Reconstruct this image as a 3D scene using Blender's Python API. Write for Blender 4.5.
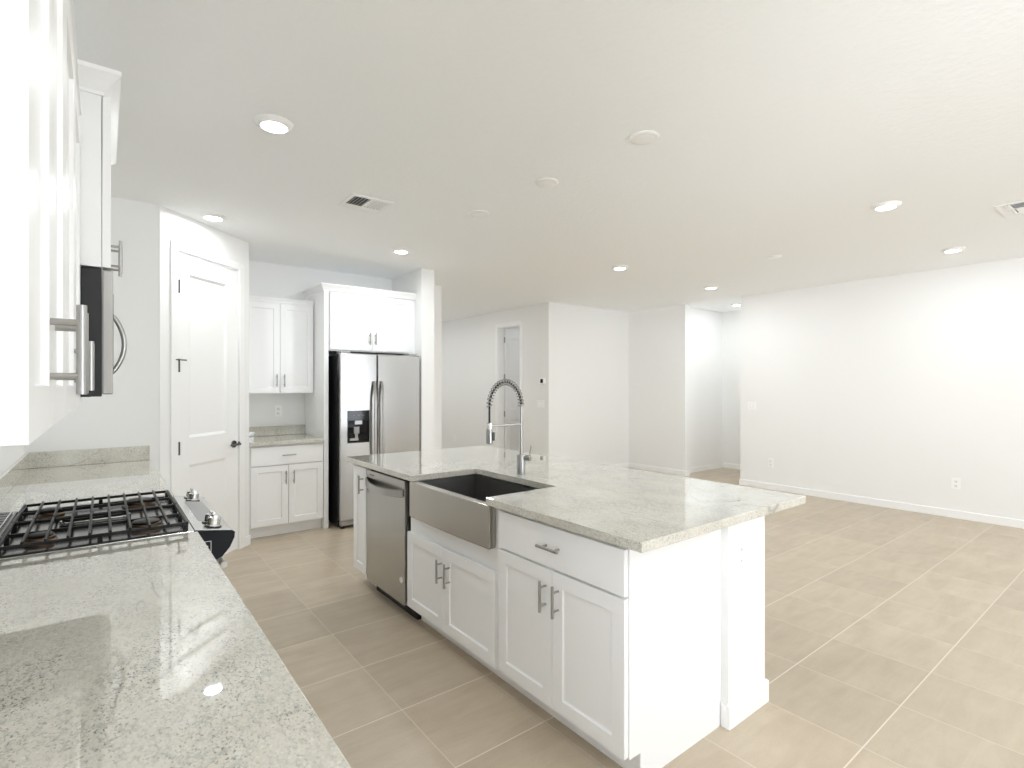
import bpy, bmesh, math, random
from math import sin, cos, pi, radians as R
from mathutils import Vector, Matrix

for o in list(bpy.data.objects):
    bpy.data.objects.remove(o, do_unlink=True)
scene = bpy.context.scene
COL = scene.collection

# ------------------------------------------------------------------ camera
F_PX = 526.63
cam_d = bpy.data.cameras.new('camera')
cam_d.sensor_fit = 'HORIZONTAL'
cam_d.sensor_width = 36.0
cam_d.lens = F_PX / 1024 * 36.0
cam_d.shift_y = 2.0 / 1024
cam_d.clip_start = 0.02
cam = bpy.data.objects.new('camera', cam_d)
COL.objects.link(cam)
cam.location = (0, 0, 1.4403)
cam.rotation_euler = (R(90), 0, -R(37.838))
scene.camera = cam

# ------------------------------------------------------------------ world, daylight, exposure
vs = scene.view_settings
vs.view_transform = 'Standard'
vs.look = 'None'
vs.gamma = 1.0
vs.use_curve_mapping = False
scene.cycles.max_bounces = 20
scene.cycles.diffuse_bounces = 16
scene.cycles.glossy_bounces = 6
vs.exposure = 0.38
WORLD_STRENGTH = 6.0
LAMP_W = 4.2
world = bpy.data.worlds.new('daylight')
scene.world = world
world.use_nodes = True
wn = world.node_tree
bg = wn.nodes['Background']
tcw = wn.nodes.new('ShaderNodeTexCoord')
sepw = wn.nodes.new('ShaderNodeSeparateXYZ')
wn.links.new(tcw.outputs['Generated'], sepw.inputs[0])
mrw = wn.nodes.new('ShaderNodeMapRange')
mrw.inputs['From Min'].default_value = -0.06
mrw.inputs['From Max'].default_value = 0.06
wn.links.new(sepw.outputs['Z'], mrw.inputs['Value'])
crw = wn.nodes.new('ShaderNodeMix')
crw.data_type = 'RGBA'
crw.inputs[6].default_value = (1.33, 1.42, 1.53, 1)     # lower half brightened to light the ceiling, as sunlit ground
crw.inputs[7].default_value = (0.60, 0.645, 0.70, 1)     # sky
wn.links.new(mrw.outputs[0], crw.inputs[0])
wn.links.new(crw.outputs[2], bg.inputs['Color'])
bg.inputs['Strength'].default_value = WORLD_STRENGTH

H = 2.743            # ceiling height
XL, YS = -0.39, -5.5  # left wall, window wall
YE = 4.55            # wall at the end of the left counter
YB = 5.984           # wall behind the refrigerator
XR = 7.338           # right wall
YF = 6.093           # bright far wall
XH = 5.452           # wall with the hall door
OPENINGS = [(1.3, 3.7, 0.03, 2.5), (5.8, 6.5, 0.3, 2.5)]   # glazed openings in the window wall

for i, (x0, x1, z0, z1) in enumerate(OPENINGS):
    la = bpy.data.lights.new('daylight_portal', 'AREA')
    la.shape = 'RECTANGLE'
    la.size = x1 - x0
    la.size_y = z1 - z0
    la.cycles.is_portal = True
    lo = bpy.data.objects.new('daylight_portal', la)
    COL.objects.link(lo)
    lo.location = ((x0 + x1) / 2, YS - 0.16, (z0 + z1) / 2)
    lo.rotation_euler = (R(90), 0, 0)
# unseen window added in the left wall to light the island fronts
SIDE = (-2.5, -0.25, 0.03, 2.4)
la = bpy.data.lights.new('daylight_portal', 'AREA')
la.shape = 'RECTANGLE'
la.size = SIDE[1] - SIDE[0]
la.size_y = SIDE[3] - SIDE[2]
la.cycles.is_portal = True
lo = bpy.data.objects.new('daylight_portal', la)
COL.objects.link(lo)
lo.location = (XL - .16, (SIDE[0] + SIDE[1]) / 2, (SIDE[2] + SIDE[3]) / 2)
lo.rotation_euler = (R(90), 0, R(-90))

# ------------------------------------------------------------------ materials
def mat(name, color=(.8, .8, .8), rough=.5, metal=0.0, spec=.5, emit=None, estr=0):
    m = bpy.data.materials.new(name)
    m.use_nodes = True
    b = m.node_tree.nodes['Principled BSDF']
    b.inputs['Base Color'].default_value = (*color, 1)
    b.inputs['Roughness'].default_value = rough
    b.inputs['Metallic'].default_value = metal
    b.inputs['Specular IOR Level'].default_value = spec
    if emit:
        b.inputs['Emission Color'].default_value = (*emit, 1)
        b.inputs['Emission Strength'].default_value = estr
    return m

def N(m, t, **kw):
    n = m.node_tree.nodes.new(t)
    for k, v in kw.items():
        setattr(n, k, v)
    return n

def L(m, a, b):
    m.node_tree.links.new(a, b)

def math_(m, op, a, b=None, c=None):
    n = N(m, 'ShaderNodeMath', operation=op)
    for i, v in enumerate((a, b, c)):
        if v is None:
            continue
        if isinstance(v, (int, float)):
            n.inputs[i].default_value = v
        else:
            L(m, v, n.inputs[i])
    return n.outputs[0]

def ramp(m, fac, stops):
    n = N(m, 'ShaderNodeValToRGB')
    e = n.color_ramp.elements
    while len(e) < len(stops):
        e.new(.5)
    for el, (p, c) in zip(e, stops):
        el.position = p
        el.color = (*c, 1) if len(c) == 3 else c
    L(m, fac, n.inputs[0])
    return n.outputs[0]

def noise(m, vec, scale, detail=3, rough=.5, dist=0):
    n = N(m, 'ShaderNodeTexNoise')
    n.inputs['Scale'].default_value = scale
    n.inputs['Detail'].default_value = detail
    n.inputs['Roughness'].default_value = rough
    n.inputs['Distortion'].default_value = dist
    L(m, vec, n.inputs['Vector'])
    return n.outputs['Fac']

def mapping(m, vec, scale=(1, 1, 1), rot=(0, 0, 0), loc=(0, 0, 0)):
    n = N(m, 'ShaderNodeMapping')
    n.inputs['Scale'].default_value = scale
    n.inputs['Rotation'].default_value = rot
    n.inputs['Location'].default_value = loc
    L(m, vec, n.inputs['Vector'])
    return n.outputs[0]

def mixc(m, fac, a, b, blend='MIX'):
    n = N(m, 'ShaderNodeMix', data_type='RGBA', blend_type=blend)
    if isinstance(fac, (int, float)):
        n.inputs[0].default_value = fac
    else:
        L(m, fac, n.inputs[0])
    for i, v in ((6, a), (7, b)):
        if isinstance(v, tuple):
            n.inputs[i].default_value = (*v, 1)
        else:
            L(m, v, n.inputs[i])
    return n.outputs[2]

def bump(m, height, strength=.2, dist=.01):
    n = N(m, 'ShaderNodeBump')
    n.inputs['Strength'].default_value = strength
    n.inputs['Distance'].default_value = dist
    L(m, height, n.inputs['Height'])
    L(m, n.outputs[0], m.node_tree.nodes['Principled BSDF'].inputs['Normal'])

def bsdf(m):
    return m.node_tree.nodes['Principled BSDF']

def wpos(m):
    return N(m, 'ShaderNodeNewGeometry').outputs['Position']

M = {}
M['wall'] = mat('wall_paint', (.862, .862, .858), .6, spec=.3)
bump(M['wall'], noise(M['wall'], wpos(M['wall']), 60, 3), .06, .004)
M['ceiling'] = mat('ceiling_paint', (.92, .935, .945), .8, spec=.2)
bump(M['ceiling'], noise(M['ceiling'], wpos(M['ceiling']), 30, 4, .6), .35, .008)
M['trim'] = mat('trim_paint', (.91, .91, .91), .35)
M['cab'] = mat('cabinet_paint', (.88, .885, .89), .28)
M['gloss_white'] = mat('white_plastic', (.88, .88, .87), .3)
M['plate'] = mat('wall_plate_plastic', (.93, .93, .93), .3)
M['slot'] = mat('dark_slot', (.06, .06, .06), .5)
M['grey_plastic'] = mat('grey_plastic', (.35, .35, .35), .4)
M['black'] = mat('black_enamel', (.008, .008, .009), .2)
M['gloss_black'] = mat('black_glass', (.004, .004, .005), .05, spec=.25)
M['iron'] = mat('cast_iron', (.008, .0075, .007), .42, spec=.3)
M['dark_side'] = mat('dark_painted_steel', (.02, .02, .02), .35, spec=.3)
M['charcoal'] = mat('charcoal_end_cap', (.006, .007, .010), .45, spec=.2)
M['nickel'] = mat('brushed_nickel', (.42, .415, .405), .28, 1)
M['dark_nickel'] = mat('dark_nickel', (.16, .155, .15), .25, 1)
M['chrome'] = mat('chrome', (.82, .82, .82), .08, 1)
M['brass'] = mat('burner_bronze', (.23, .16, .11), .4, 1)
M['screen'] = mat('pale_display', (.7, .72, .75), .2)

def steel(name, base, rough, axis='Z', aniso=.4, rot=.25, tint=0.0):
    m = mat(name, base, rough, 1)
    b = bsdf(m)
    t = N(m, 'ShaderNodeTangent', direction_type='RADIAL', axis=axis)
    L(m, t.outputs[0], b.inputs['Tangent'])
    b.inputs['Anisotropic'].default_value = aniso
    b.inputs['Anisotropic Rotation'].default_value = rot
    return m
M['steel'] = steel('stainless_steel', (.50, .497, .49), .20)
M['steel_dw'] = steel('stainless_steel_dishwasher', (.44, .435, .415), .27)
M['steel_sink'] = steel('stainless_steel_sink', (.46, .435, .395), .24)
M['steel_top'] = mat('stainless_cooktop', (.60, .60, .59), .22, 1)
M['well'] = mat('shaded_steel_well', (.20, .20, .20), .16, 1)  # stainless darkened in colour to stand for shadow under the grates
M['steel_bowl'] = mat('stainless_sink_bowl', (.27, .265, .26), .35, 1)

# lens of the ceiling lights: gives off light
M['lens'] = mat('light_lens', (.9, .9, .9), .4, emit=(1.0, .97, .92), estr=9.0)

def glass():
    m = bpy.data.materials.new('window_glass')
    m.use_nodes = True
    nt = m.node_tree
    nt.nodes.clear()
    out = nt.nodes.new('ShaderNodeOutputMaterial')
    mx = nt.nodes.new('ShaderNodeMixShader')
    tr = nt.nodes.new('ShaderNodeBsdfTransparent')
    gl = nt.nodes.new('ShaderNodeBsdfGlossy')
    fr = nt.nodes.new('ShaderNodeFresnel')
    gl.inputs['Roughness'].default_value = .02
    fr.inputs['IOR'].default_value = 1.3
    nt.links.new(fr.outputs[0], mx.inputs[0])
    nt.links.new(tr.outputs[0], mx.inputs[1])
    nt.links.new(gl.outputs[0], mx.inputs[2])
    nt.links.new(mx.outputs[0], out.inputs[0])
    return m
M['glass'] = glass()

def granite():
    m = mat('speckled_granite', (.7, .7, .66), .02, spec=.9)
    b = bsdf(m)
    p = wpos(m)
    base = ramp(m, noise(m, p, 5, 4, .6), [(.3, (.585, .562, .485)), (.5, (.65, .63, .555)), (.72, (.71, .695, .63))])
    cl = noise(m, mapping(m, p, (1, .6, 1), (0, 0, .6)), 8, 4, .6)
    # grey grain streaking along the slab
    st = noise(m, mapping(m, p, (110, 62, 110), (0, 0, .6)), 1.0, 5, .75, .2)
    g1 = math_(m, 'MULTIPLY', ramp(m, st, [(.47, (0, 0, 0)), (.60, (1, 1, 1))]), ramp(m, cl, [(.35, (.35,) * 3), (.62, (.95,) * 3)]))
    c = mixc(m, g1, base, (.43, .425, .39))
    # fine dark flecks in clusters
    fl = noise(m, mapping(m, p, (200, 130, 200), (0, 0, .6)), 1.0, 3, .7)
    f1 = math_(m, 'MULTIPLY', ramp(m, fl, [(.565, (0, 0, 0)), (.62, (1, 1, 1))]), ramp(m, cl, [(.42, (.25,) * 3), (.64, (1, 1, 1))]))
    c = mixc(m, f1, c, (.17, .165, .15))
    # pale quartz grains
    v = N(m, 'ShaderNodeTexVoronoi')
    v.inputs['Scale'].default_value = 230
    L(m, p, v.inputs['Vector'])
    w = ramp(m, v.outputs['Color'], [(.74, (0, 0, 0)), (.86, (.4, .4, .4))])
    c = mixc(m, w, c, (.80, .80, .77))
    # a few dark wandering veins
    vn = noise(m, mapping(m, p, (1, .45, 1), (0, 0, -.55)), 1.9, 4, .55, .7)
    ve = math_(m, 'ABSOLUTE', math_(m, 'SUBTRACT', vn, .56))
    vm = math_(m, 'MULTIPLY', ramp(m, ve, [(0, (.8,) * 3), (.005, (0, 0, 0))]), ramp(m, noise(m, p, 4, 2), [(.47, (0, 0, 0)), (.58, (1, 1, 1))]))
    c = mixc(m, vm, c, (.30, .295, .265))
    L(m, c, b.inputs['Base Color'])
    b.inputs['Coat Weight'].default_value = .7
    b.inputs['Coat Roughness'].default_value = .015
    b.inputs['Coat IOR'].default_value = 1.55
    return m
M['granite'] = granite()

def tile():
    m = mat('floor_tile', (.5, .45, .37), .34, spec=.45)
    b = bsdf(m)
    p = wpos(m)
    s = N(m, 'ShaderNodeSeparateXYZ')
    L(m, p, s.inputs[0])
    def cell(o, o0, pitch):
        q = math_(m, 'DIVIDE', math_(m, 'SUBTRACT', o, o0), pitch)
        fl = math_(m, 'FLOOR', q)
        fr = math_(m, 'SUBTRACT', q, fl)
        e = math_(m, 'MULTIPLY', math_(m, 'MINIMUM', fr, math_(m, 'SUBTRACT', 1.0, fr)), pitch)
        return fl, e
    fx, ex = cell(s.outputs[0], 1.05, .4475)
    fy, ey = cell(s.outputs[1], 1.70, .4500)
    gx = ramp(m, ex, [(.0022, (.5, .5, .5)), (.0034, (0, 0, 0))])  # joints along Y fainter: weaker light on them put into grout colour
    gy = ramp(m, ey, [(.0024, (1, 1, 1)), (.0036, (0, 0, 0))])
    grout = math_(m, 'MAXIMUM', gx, gy)
    cv = N(m, 'ShaderNodeCombineXYZ')
    L(m, fx, cv.inputs[0]); L(m, fy, cv.inputs[1])
    wnz = N(m, 'ShaderNodeTexWhiteNoise', noise_dimensions='3D')
    L(m, cv.outputs[0], wnz.inputs['Vector'])
    off = N(m, 'ShaderNodeVectorMath', operation='MULTIPLY_ADD')
    L(m, wnz.outputs['Color'], off.inputs[0]); off.inputs[1].default_value = (7, 7, 7); L(m, p, off.inputs[2])
    st = noise(m, mapping(m, off.outputs[0], (2.2, 11, 1)), 1.0, 5, .6, .6)
    md = noise(m, off.outputs[0], 5, 4, .6, .3)
    mix = math_(m, 'ADD', math_(m, 'MULTIPLY', st, .6), math_(m, 'MULTIPLY', md, .4))
    c = ramp(m, mix, [(.30, (.435, .357, .262)), (.5, (.50, .420, .318)), (.70, (.565, .485, .378))])
    tv = ramp(m, wnz.outputs['Value'], [(0, (.93,) * 3), (1, (1.05, 1.05, 1.05))])
    c = mixc(m, 1.0, c, tv, 'MULTIPLY')
    fine = ramp(m, noise(m, p, 160, 2), [(.3, (.96,) * 3), (.7, (1.03,) * 3)])
    c = mixc(m, 1.0, c, fine, 'MULTIPLY')
    c = mixc(m, grout, c, (.80, .74, .65))
    L(m, c, b.inputs['Base Color'])
    L(m, ramp(m, grout, [(0, (.33,) * 3), (1, (.8,) * 3)]), b.inputs['Roughness'])
    bump(m, math_(m, 'SUBTRACT', 1.0, grout), .15, .002)
    return m
M['tile'] = tile()

# ------------------------------------------------------------------ mesh helpers
class MB:
    def __init__(s):
        s.v, s.f = [], []
    def add(s, vs, fs):
        b = len(s.v)
        s.v += [tuple(v) for v in vs]
        s.f += [tuple(b + i for i in f) for f in fs]
        return s
    def box(s, x0, x1, y0, y1, z0, z1):
        return s.add([(x0, y0, z0), (x1, y0, z0), (x1, y1, z0), (x0, y1, z0),
                      (x0, y0, z1), (x1, y0, z1), (x1, y1, z1), (x0, y1, z1)],
                     [(3, 2, 1, 0), (4, 5, 6, 7), (0, 1, 5, 4), (1, 2, 6, 5), (2, 3, 7, 6), (3, 0, 4, 7)])
    def prism(s, poly, z0, z1, axis='z'):
        n = len(poly)
        def pt(p, q):
            if axis == 'z': return (p[0], p[1], q)
            if axis == 'y': return (p[0], q, p[1])
            return (q, p[0], p[1])
        vs = [pt(p, z0) for p in poly] + [pt(p, z1) for p in poly]
        fs = [tuple(range(n))[::-1], tuple(range(n, 2 * n))] + [(i, (i + 1) % n, n + (i + 1) % n, n + i) for i in range(n)]
        return s.add(vs, fs)
    def tube(s, path, r, seg=12, cap=True):
        path = [Vector(p) for p in path]
        rs = r if isinstance(r, (list, tuple)) else [r] * len(path)
        prev = None
        vs, fs = [], []
        for i, p in enumerate(path):
            t = (path[min(i + 1, len(path) - 1)] - path[max(i - 1, 0)]).normalized()
            if prev is None:
                a = Vector((0, 0, 1)) if abs(t.z) < .9 else Vector((1, 0, 0))
                u = t.cross(a).normalized()
            else:
                u = (prev - t * prev.dot(t)).normalized()
            prev = u
            w = t.cross(u)
            for k in range(seg):
                an = 2 * pi * k / seg
                vs.append(p + (u * cos(an) + w * sin(an)) * rs[i])
        for i in range(len(path) - 1):
            for k in range(seg):
                k2 = (k + 1) % seg
                fs.append((i * seg + k, i * seg + k2, (i + 1) * seg + k2, (i + 1) * seg + k))
        if cap:
            fs.append(tuple(range(seg))[::-1])
            fs.append(tuple((len(path) - 1) * seg + k for k in range(seg)))
        return s.add(vs, fs)
    def lathe(s, prof, cx=0, cy=0, cz=0, seg=32, axis='z'):
        vs, fs = [], []
        n = len(prof)
        for k in range(seg):
            a = 2 * pi * k / seg
            for r, h in prof:
                if axis == 'z':
                    vs.append((cx + r * cos(a), cy + r * sin(a), cz + h))
                elif axis == 'y':
                    vs.append((cx + r * cos(a), cy + h, cz + r * sin(a)))
                else:
                    vs.append((cx + h, cy + r * cos(a), cz + r * sin(a)))
        for k in range(seg):
            k2 = (k + 1) % seg
            for i in range(n - 1):
                fs.append((k * n + i, k2 * n + i, k2 * n + i + 1, k * n + i + 1))
        if prof[0][0] > 1e-6:
            fs.append(tuple(k * n for k in range(seg)))
        if prof[-1][0] > 1e-6:
            fs.append(tuple(k * n + n - 1 for k in range(seg)))
        return s.add(vs, fs)
    def framed(s, x0, x1, z0, z1, yf, yb, rects, recess, slope):
        """slab facing -y whose front has recessed panels"""
        xs = sorted({x0, x1} | {r[0] for r in rects} | {r[1] for r in rects})
        zs = sorted({z0, z1} | {r[2] for r in rects} | {r[3] for r in rects})
        for i in range(len(xs) - 1):
            for j in range(len(zs) - 1):
                a, b, c, d = xs[i], xs[i + 1], zs[j], zs[j + 1]
                mx, mz = (a + b) / 2, (c + d) / 2
                if any(r[0] < mx < r[1] and r[2] < mz < r[3] for r in rects):
                    continue
                s.add([(a, yf, c), (b, yf, c), (b, yf, d), (a, yf, d)], [(0, 1, 2, 3)])
        for r in rects:
            q = [(r[0], r[2]), (r[1], r[2]), (r[1], r[3]), (r[0], r[3])]
            k = slope
            p = [(r[0] + k, r[2] + k), (r[1] - k, r[2] + k), (r[1] - k, r[3] - k), (r[0] + k, r[3] - k)]
            vs = [(a, yf, b) for a, b in q] + [(a, yf + recess, b) for a, b in p]
            s.add(vs, [(0, 1, 5, 4), (1, 2, 6, 5), (2, 3, 7, 6), (3, 0, 4, 7), (4, 5, 6, 7)])
        s.add([(x0, yf, z0), (x1, yf, z0), (x1, yf, z1), (x0, yf, z1), (x0, yb, z0), (x1, yb, z0), (x1, yb, z1), (x0, yb, z1)],
              [(0, 4, 5, 1), (1, 5, 6, 2), (2, 6, 7, 3), (3, 7, 4, 0), (4, 7, 6, 5)])
        return s
    def build(s, name, m, parent=None, bevel=0, smooth=False, mats=None):
        me = bpy.data.meshes.new(name)
        me.from_pydata(s.v, [], s.f)
        bm = bmesh.new()
        bm.from_mesh(me)
        bmesh.ops.remove_doubles(bm, verts=bm.verts, dist=1e-5)
        bmesh.ops.recalc_face_normals(bm, faces=bm.faces)
        bm.to_mesh(me)
        bm.free()
        if smooth:
            for p in me.polygons:
                p.use_smooth = True
            me.set_sharp_from_angle(angle=R(38))
        me.materials.append(m)
        o = bpy.data.objects.new(name, me)
        COL.objects.link(o)
        if parent:
            o.parent = parent
        if bevel:
            b = o.modifiers.new('bevel', 'BEVEL')
            b.width = bevel
            b.segments = 2
            b.limit_method = 'ANGLE'
            b.angle_limit = R(40)
        return o

def B(name, m, parent, *boxes, bevel=0):
    mb = MB()
    for b in boxes:
        mb.box(*b)
    return mb.build(name, m, parent, bevel)

def tag(o, label, cat, group=None, kind=None):
    if label: o['label'] = label
    if cat: o['category'] = cat
    if group: o['group'] = group
    if kind: o['kind'] = kind
    return o

def struct(o, label=None, cat=None):
    o['kind'] = 'structure'
    if label: o['label'] = label
    if cat: o['category'] = cat
    return o

def thing(name, label, cat, loc=(0, 0, 0), rz=0, group=None):
    o = bpy.data.objects.new(name, None)
    o.empty_display_size = .1
    COL.objects.link(o)
    o.location = loc
    o.rotation_euler = (0, 0, rz)
    return tag(o, label, cat, group)

def dup(root, loc, label=None, rz=None):
    c = root.copy(); COL.objects.link(c); c.location = loc
    if rz is not None: c.rotation_euler = (0, 0, rz)
    if label: c['label'] = label
    for ch in list(root.children):
        k = ch.copy(); COL.objects.link(k); k.parent = c
        for g in list(ch.children):
            d = g.copy(); COL.objects.link(d); d.parent = k
    return c

# ------------------------------------------------------------------ the setting
XMAX, YMAX = 9.2, 11.0
struct(B('floor', M['tile'], None, (XL - .2, XMAX, YS - .2, YMAX, -.12, 0)), 'beige square floor tiles with pale grout', 'floor')
struct(B('ceiling', M['ceiling'], None, (XL - .2, XMAX, YS - .2, YMAX, H, H + .12)), 'white lightly textured ceiling', 'ceiling')
struct(B('wall_left', M['wall'], None, (XL - .12, XL, YS, SIDE[0], 0, H), (XL - .12, XL, SIDE[1], YE + .12, 0, H), (XL - .12, XL, SIDE[0], SIDE[1], 0, SIDE[2]), (XL - .12, XL, SIDE[0], SIDE[1], SIDE[3], H)), 'white wall behind the left counter', 'wall')
struct(B('wall_counter_end', M['wall'], None, (XL, .324, YE, YE + .12, 0, H)), 'white wall at the far end of the left counter', 'wall')
struct(B('wall_right', M['wall'], None, (XR, XR + .12, YS, 4.022, 0, H)), 'long blank white wall on the right', 'wall')
struct(B('wall_far', M['wall'], None, (XH, XR + .12, YF, YF + .12, 0, H)), 'brightly lit white far wall', 'wall')
struct(B('wall_passage_side', M['wall'], None, (XR, XR + .12, 4.944, YF, 0, H)), 'white wall stub left of the passage opening', 'wall')
struct(B('wall_passage', M['wall'], None, (XR + .12, 8.78, 5.08, 5.2, 0, H)), 'white side wall inside the passage', 'wall')
struct(B('wall_passage_end', M['wall'], None, (8.66, 8.78, 4.02, 5.08, 0, H)), 'white end wall inside the passage', 'wall')
struct(B('wall_passage_near', M['wall'], None, (XR + .12, 8.78, 3.902, 4.022, 0, H)), 'white near wall of the passage', 'wall')
struct(B('wall_back', M['wall'], None, (.93, 3.485, YB, YB + .12, 0, H)), 'white wall behind the refrigerator', 'wall')
struct(B('wall_alcove_end', M['wall'], None, (2.785, 2.946, 5.218, YB, 0, H)), 'white wall end right of the refrigerator', 'wall')
struct(B('wall_pantry_return', M['wall'], None, (.93, 1.048, 5.247, YB, 0, H)), 'white return wall beside the alcove cabinets', 'wall')
struct(B('wall_hall_left', M['wall'], None, (3.365, 3.485, YB + .12, YMAX - .12, 0, H)), 'white left wall of the hall', 'wall')
struct(B('wall_hall_end', M['wall'], None, (3.365, XH + .12, YMAX - .12, YMAX, 0, H)), 'white end wall of the hall', 'wall')
# wall with hall door opening, y 6.80..7.42
D0, D1, DT = 6.80, 7.42, 2.465
struct(B('wall_hall_right', M['wall'], None, (XH, XH + .12, YF + .12, D0, 0, H), (XH, XH + .12, D1, YMAX - .12, 0, H), (XH, XH + .12, D0, D1, DT, H)), 'grey-lit white hall wall with an open door', 'wall')
struct(B('wall_room_beyond', M['wall'], None, (XH + .12, 7.6, 8.3, 8.42, 0, H), (7.48, 7.6, YF + .12, 8.3, 0, H)), 'walls of the dim room beyond the hall door', 'wall')

# window wall behind the camera
ws = MB()
xs = sorted([XL] + [v for o in OPENINGS for v in o[:2]] + [XR])
for a, b in zip(xs[:-1], xs[1:]):
    op = [o for o in OPENINGS if abs(o[0] - a) < 1e-6]
    if op:
        if op[0][2] > .05:
            ws.box(a, b, YS - .12, YS, 0, op[0][2])
        ws.box(a, b, YS - .12, YS, op[0][3], H)
    else:
        ws.box(a, b, YS - .12, YS, 0, H)
struct(ws.build('wall_window_side', M['wall']), 'white window wall behind the viewer', 'wall')
for i, (x0, x1, z0, z1) in enumerate(OPENINGS + [SIDE]):
    w = struct(thing('window_%d' % (i + 1), ['wide sliding glass door in the window wall', 'tall window in the window wall', 'added unseen glazed door in the left wall'][i], 'window', (x0, YS, 0) if i < 2 else (XL, x0, 0), (0, 0, R(90))[i]))
    wd = x1 - x0
    fr = MB()
    k = .05
    g = MB()
    ya, yb = (-.1, -.03) if i < 2 else (.03, .1)
    fr.box(0, k, ya, yb, z0, z1).box(wd - k, wd, ya, yb, z0, z1).box(k, wd - k, ya, yb, z0, z0 + k).box(k, wd - k, ya, yb, z1 - k, z1)
    n = (3, 1, 2)[i]
    for j in range(1, n):
        fr.box(wd * j / n - .04, wd * j / n + .04, ya, yb, z0 + k, z1 - k)
    fr.build('window_frame', M['trim'], w)
    for j in range(n):
        B('pane', M['glass'], w, (wd * j / n + .04, wd * (j + 1) / n - .04, (ya + yb) / 2 - .003, (ya + yb) / 2 + .003, z0 + k, z1 - k))

# angled pantry wall with its door
PA = R(44.03)
PL = Vector((.324, 4.547, 0))
PLEN = 1.007
pw = struct(thing('wall_pantry', 'angled white wall holding the pantry door', 'wall', PL, PA))
DA, DB, DZ = .158, .864, 2.462
MB().prism([(0, 0), (DA, 0), (DA, .12), (-.05, .12)], 0, H).box(DB, PLEN, 0, .12, 0, H).box(DA, DB, 0, .12, DZ, H).build('wall_panel', M['wall'], pw)
# baseboard pieces
def base_board(name, label, *boxes):
    return struct(B(name, M['trim'], None, *boxes, bevel=.003), label, 'baseboard')
bh, bt = .085, .012
pb = MB().box(.928, PLEN + .009, -bt, 0, 0, bh)
o = struct(pb.build('baseboard_pantry', M['trim'], None, bevel=.003), 'short white baseboard right of the pantry door', 'baseboard')
o.location = PL; o.rotation_euler = (0, 0, PA)
base_board('baseboard_right', 'white baseboard along the right wall', (XR - bt, XR, YS, 4.022 + bt, 0, bh), (XR, XR + .12, 4.022, 4.022 + bt, 0, bh))
base_board('baseboard_far', 'white baseboard along the far wall', (XH, XR - bt, YF - bt, YF, 0, bh))
base_board('baseboard_passage_side', 'white baseboard along the wall stub left of the passage', (XR - bt, XR, 4.944 - bt, YF, 0, bh), (XR, XR + .12, 4.944 - bt, 4.944, 0, bh))
base_board('baseboard_passage', 'white baseboards inside the passage', (XR + .12, 8.66, 5.08 - bt, 5.08, 0, bh), (8.66 - bt, 8.66, 4.022, 5.08 - bt, 0, bh))
base_board('baseboard_hall_right', 'white baseboard along the hall wall', (XH - bt, XH, YF + .0, D0 - .07, 0, bh), (XH - bt, XH, D1 + .07, YMAX - .12, 0, bh))
base_board('baseboard_alcove_end', 'white baseboard around the wall end right of the refrigerator', (2.785, 2.946 + bt, 5.218 - bt, 5.218, 0, bh), (2.946, 2.946 + bt, 5.218, YB - bt, 0, bh), (2.946, 3.485 + bt, YB - bt, YB, 0, bh))
base_board('baseboard_window_side', 'white baseboard along the window wall', (XL, 1.3, YS, YS + bt, 0, bh), (3.7, XR - bt, YS, YS + bt, 0, bh))

# pantry casing + door
cs = struct(thing('trim_2', 'white flat casing around the pantry door', 'trim', PL, PA))
cw = .066
B('casing', M['trim'], cs, (DA - cw, DA, -.014, 0, 0, DZ + cw - .01), (DB, DB + cw - .004, -.014, 0, 0, DZ + cw - .01), (DA, DB, -.014, 0, DZ, DZ + cw - .01), bevel=.004)
dr = struct(thing('door_1', 'white two-panel pantry door with a dark lever handle', 'door', PL, PA))
d0, d1 = DA + .004, DB - .004
dz0, dz1 = .012, DZ - .006
pnl = [(d0 + .122, d1 - .145, 1.04, 2.305), (d0 + .122, d1 - .145, .2, .83)]
dmb = MB().framed(d0, d1, dz0, dz1, .004, .042, pnl, .012, .022)
dmb.build('door_panel', M['trim'], dr)
for z in (.22, .97, 2.19):
    hb = MB().box(DA + .006, DA + .022, .0005, .0038, z - .045, z + .045).tube([(DA + .011, -.008, z - .05), (DA + .011, -.008, z + .05)], .008, 10)
    hb.build('hinge', M['dark_nickel'], dr)
st = MB().tube([(DA + .011, -.008, 1.545), (DA + .011, -.008, 1.645)], .008, 10).tube([(DA - .03, -.022, 1.637), (DA + .07, -.022, 1.637)], .005, 8)
st.build('hinge_stop', M['dark_nickel'], dr)
lv = MB().lathe([(.0, -.012), (.030, -.010), (.032, 0)], DB - .062, .004, .935, 24, 'y')
lv.tube([(DB - .062, -.002, .935), (DB - .062, -.053, .935)], .010, 10).tube([(DB - .050, -.050, .935), (DB - .120, -.052, .935), (DB - .165, -.048, .935)], [.011, .010, .008], 10)
lv.build('door_handle', M['dark_nickel'], dr, smooth=True)
B('latch_plate', M['slot'], dr, (DB - .0035, DB - .001, -.0155, .02, .92, .95))

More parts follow.
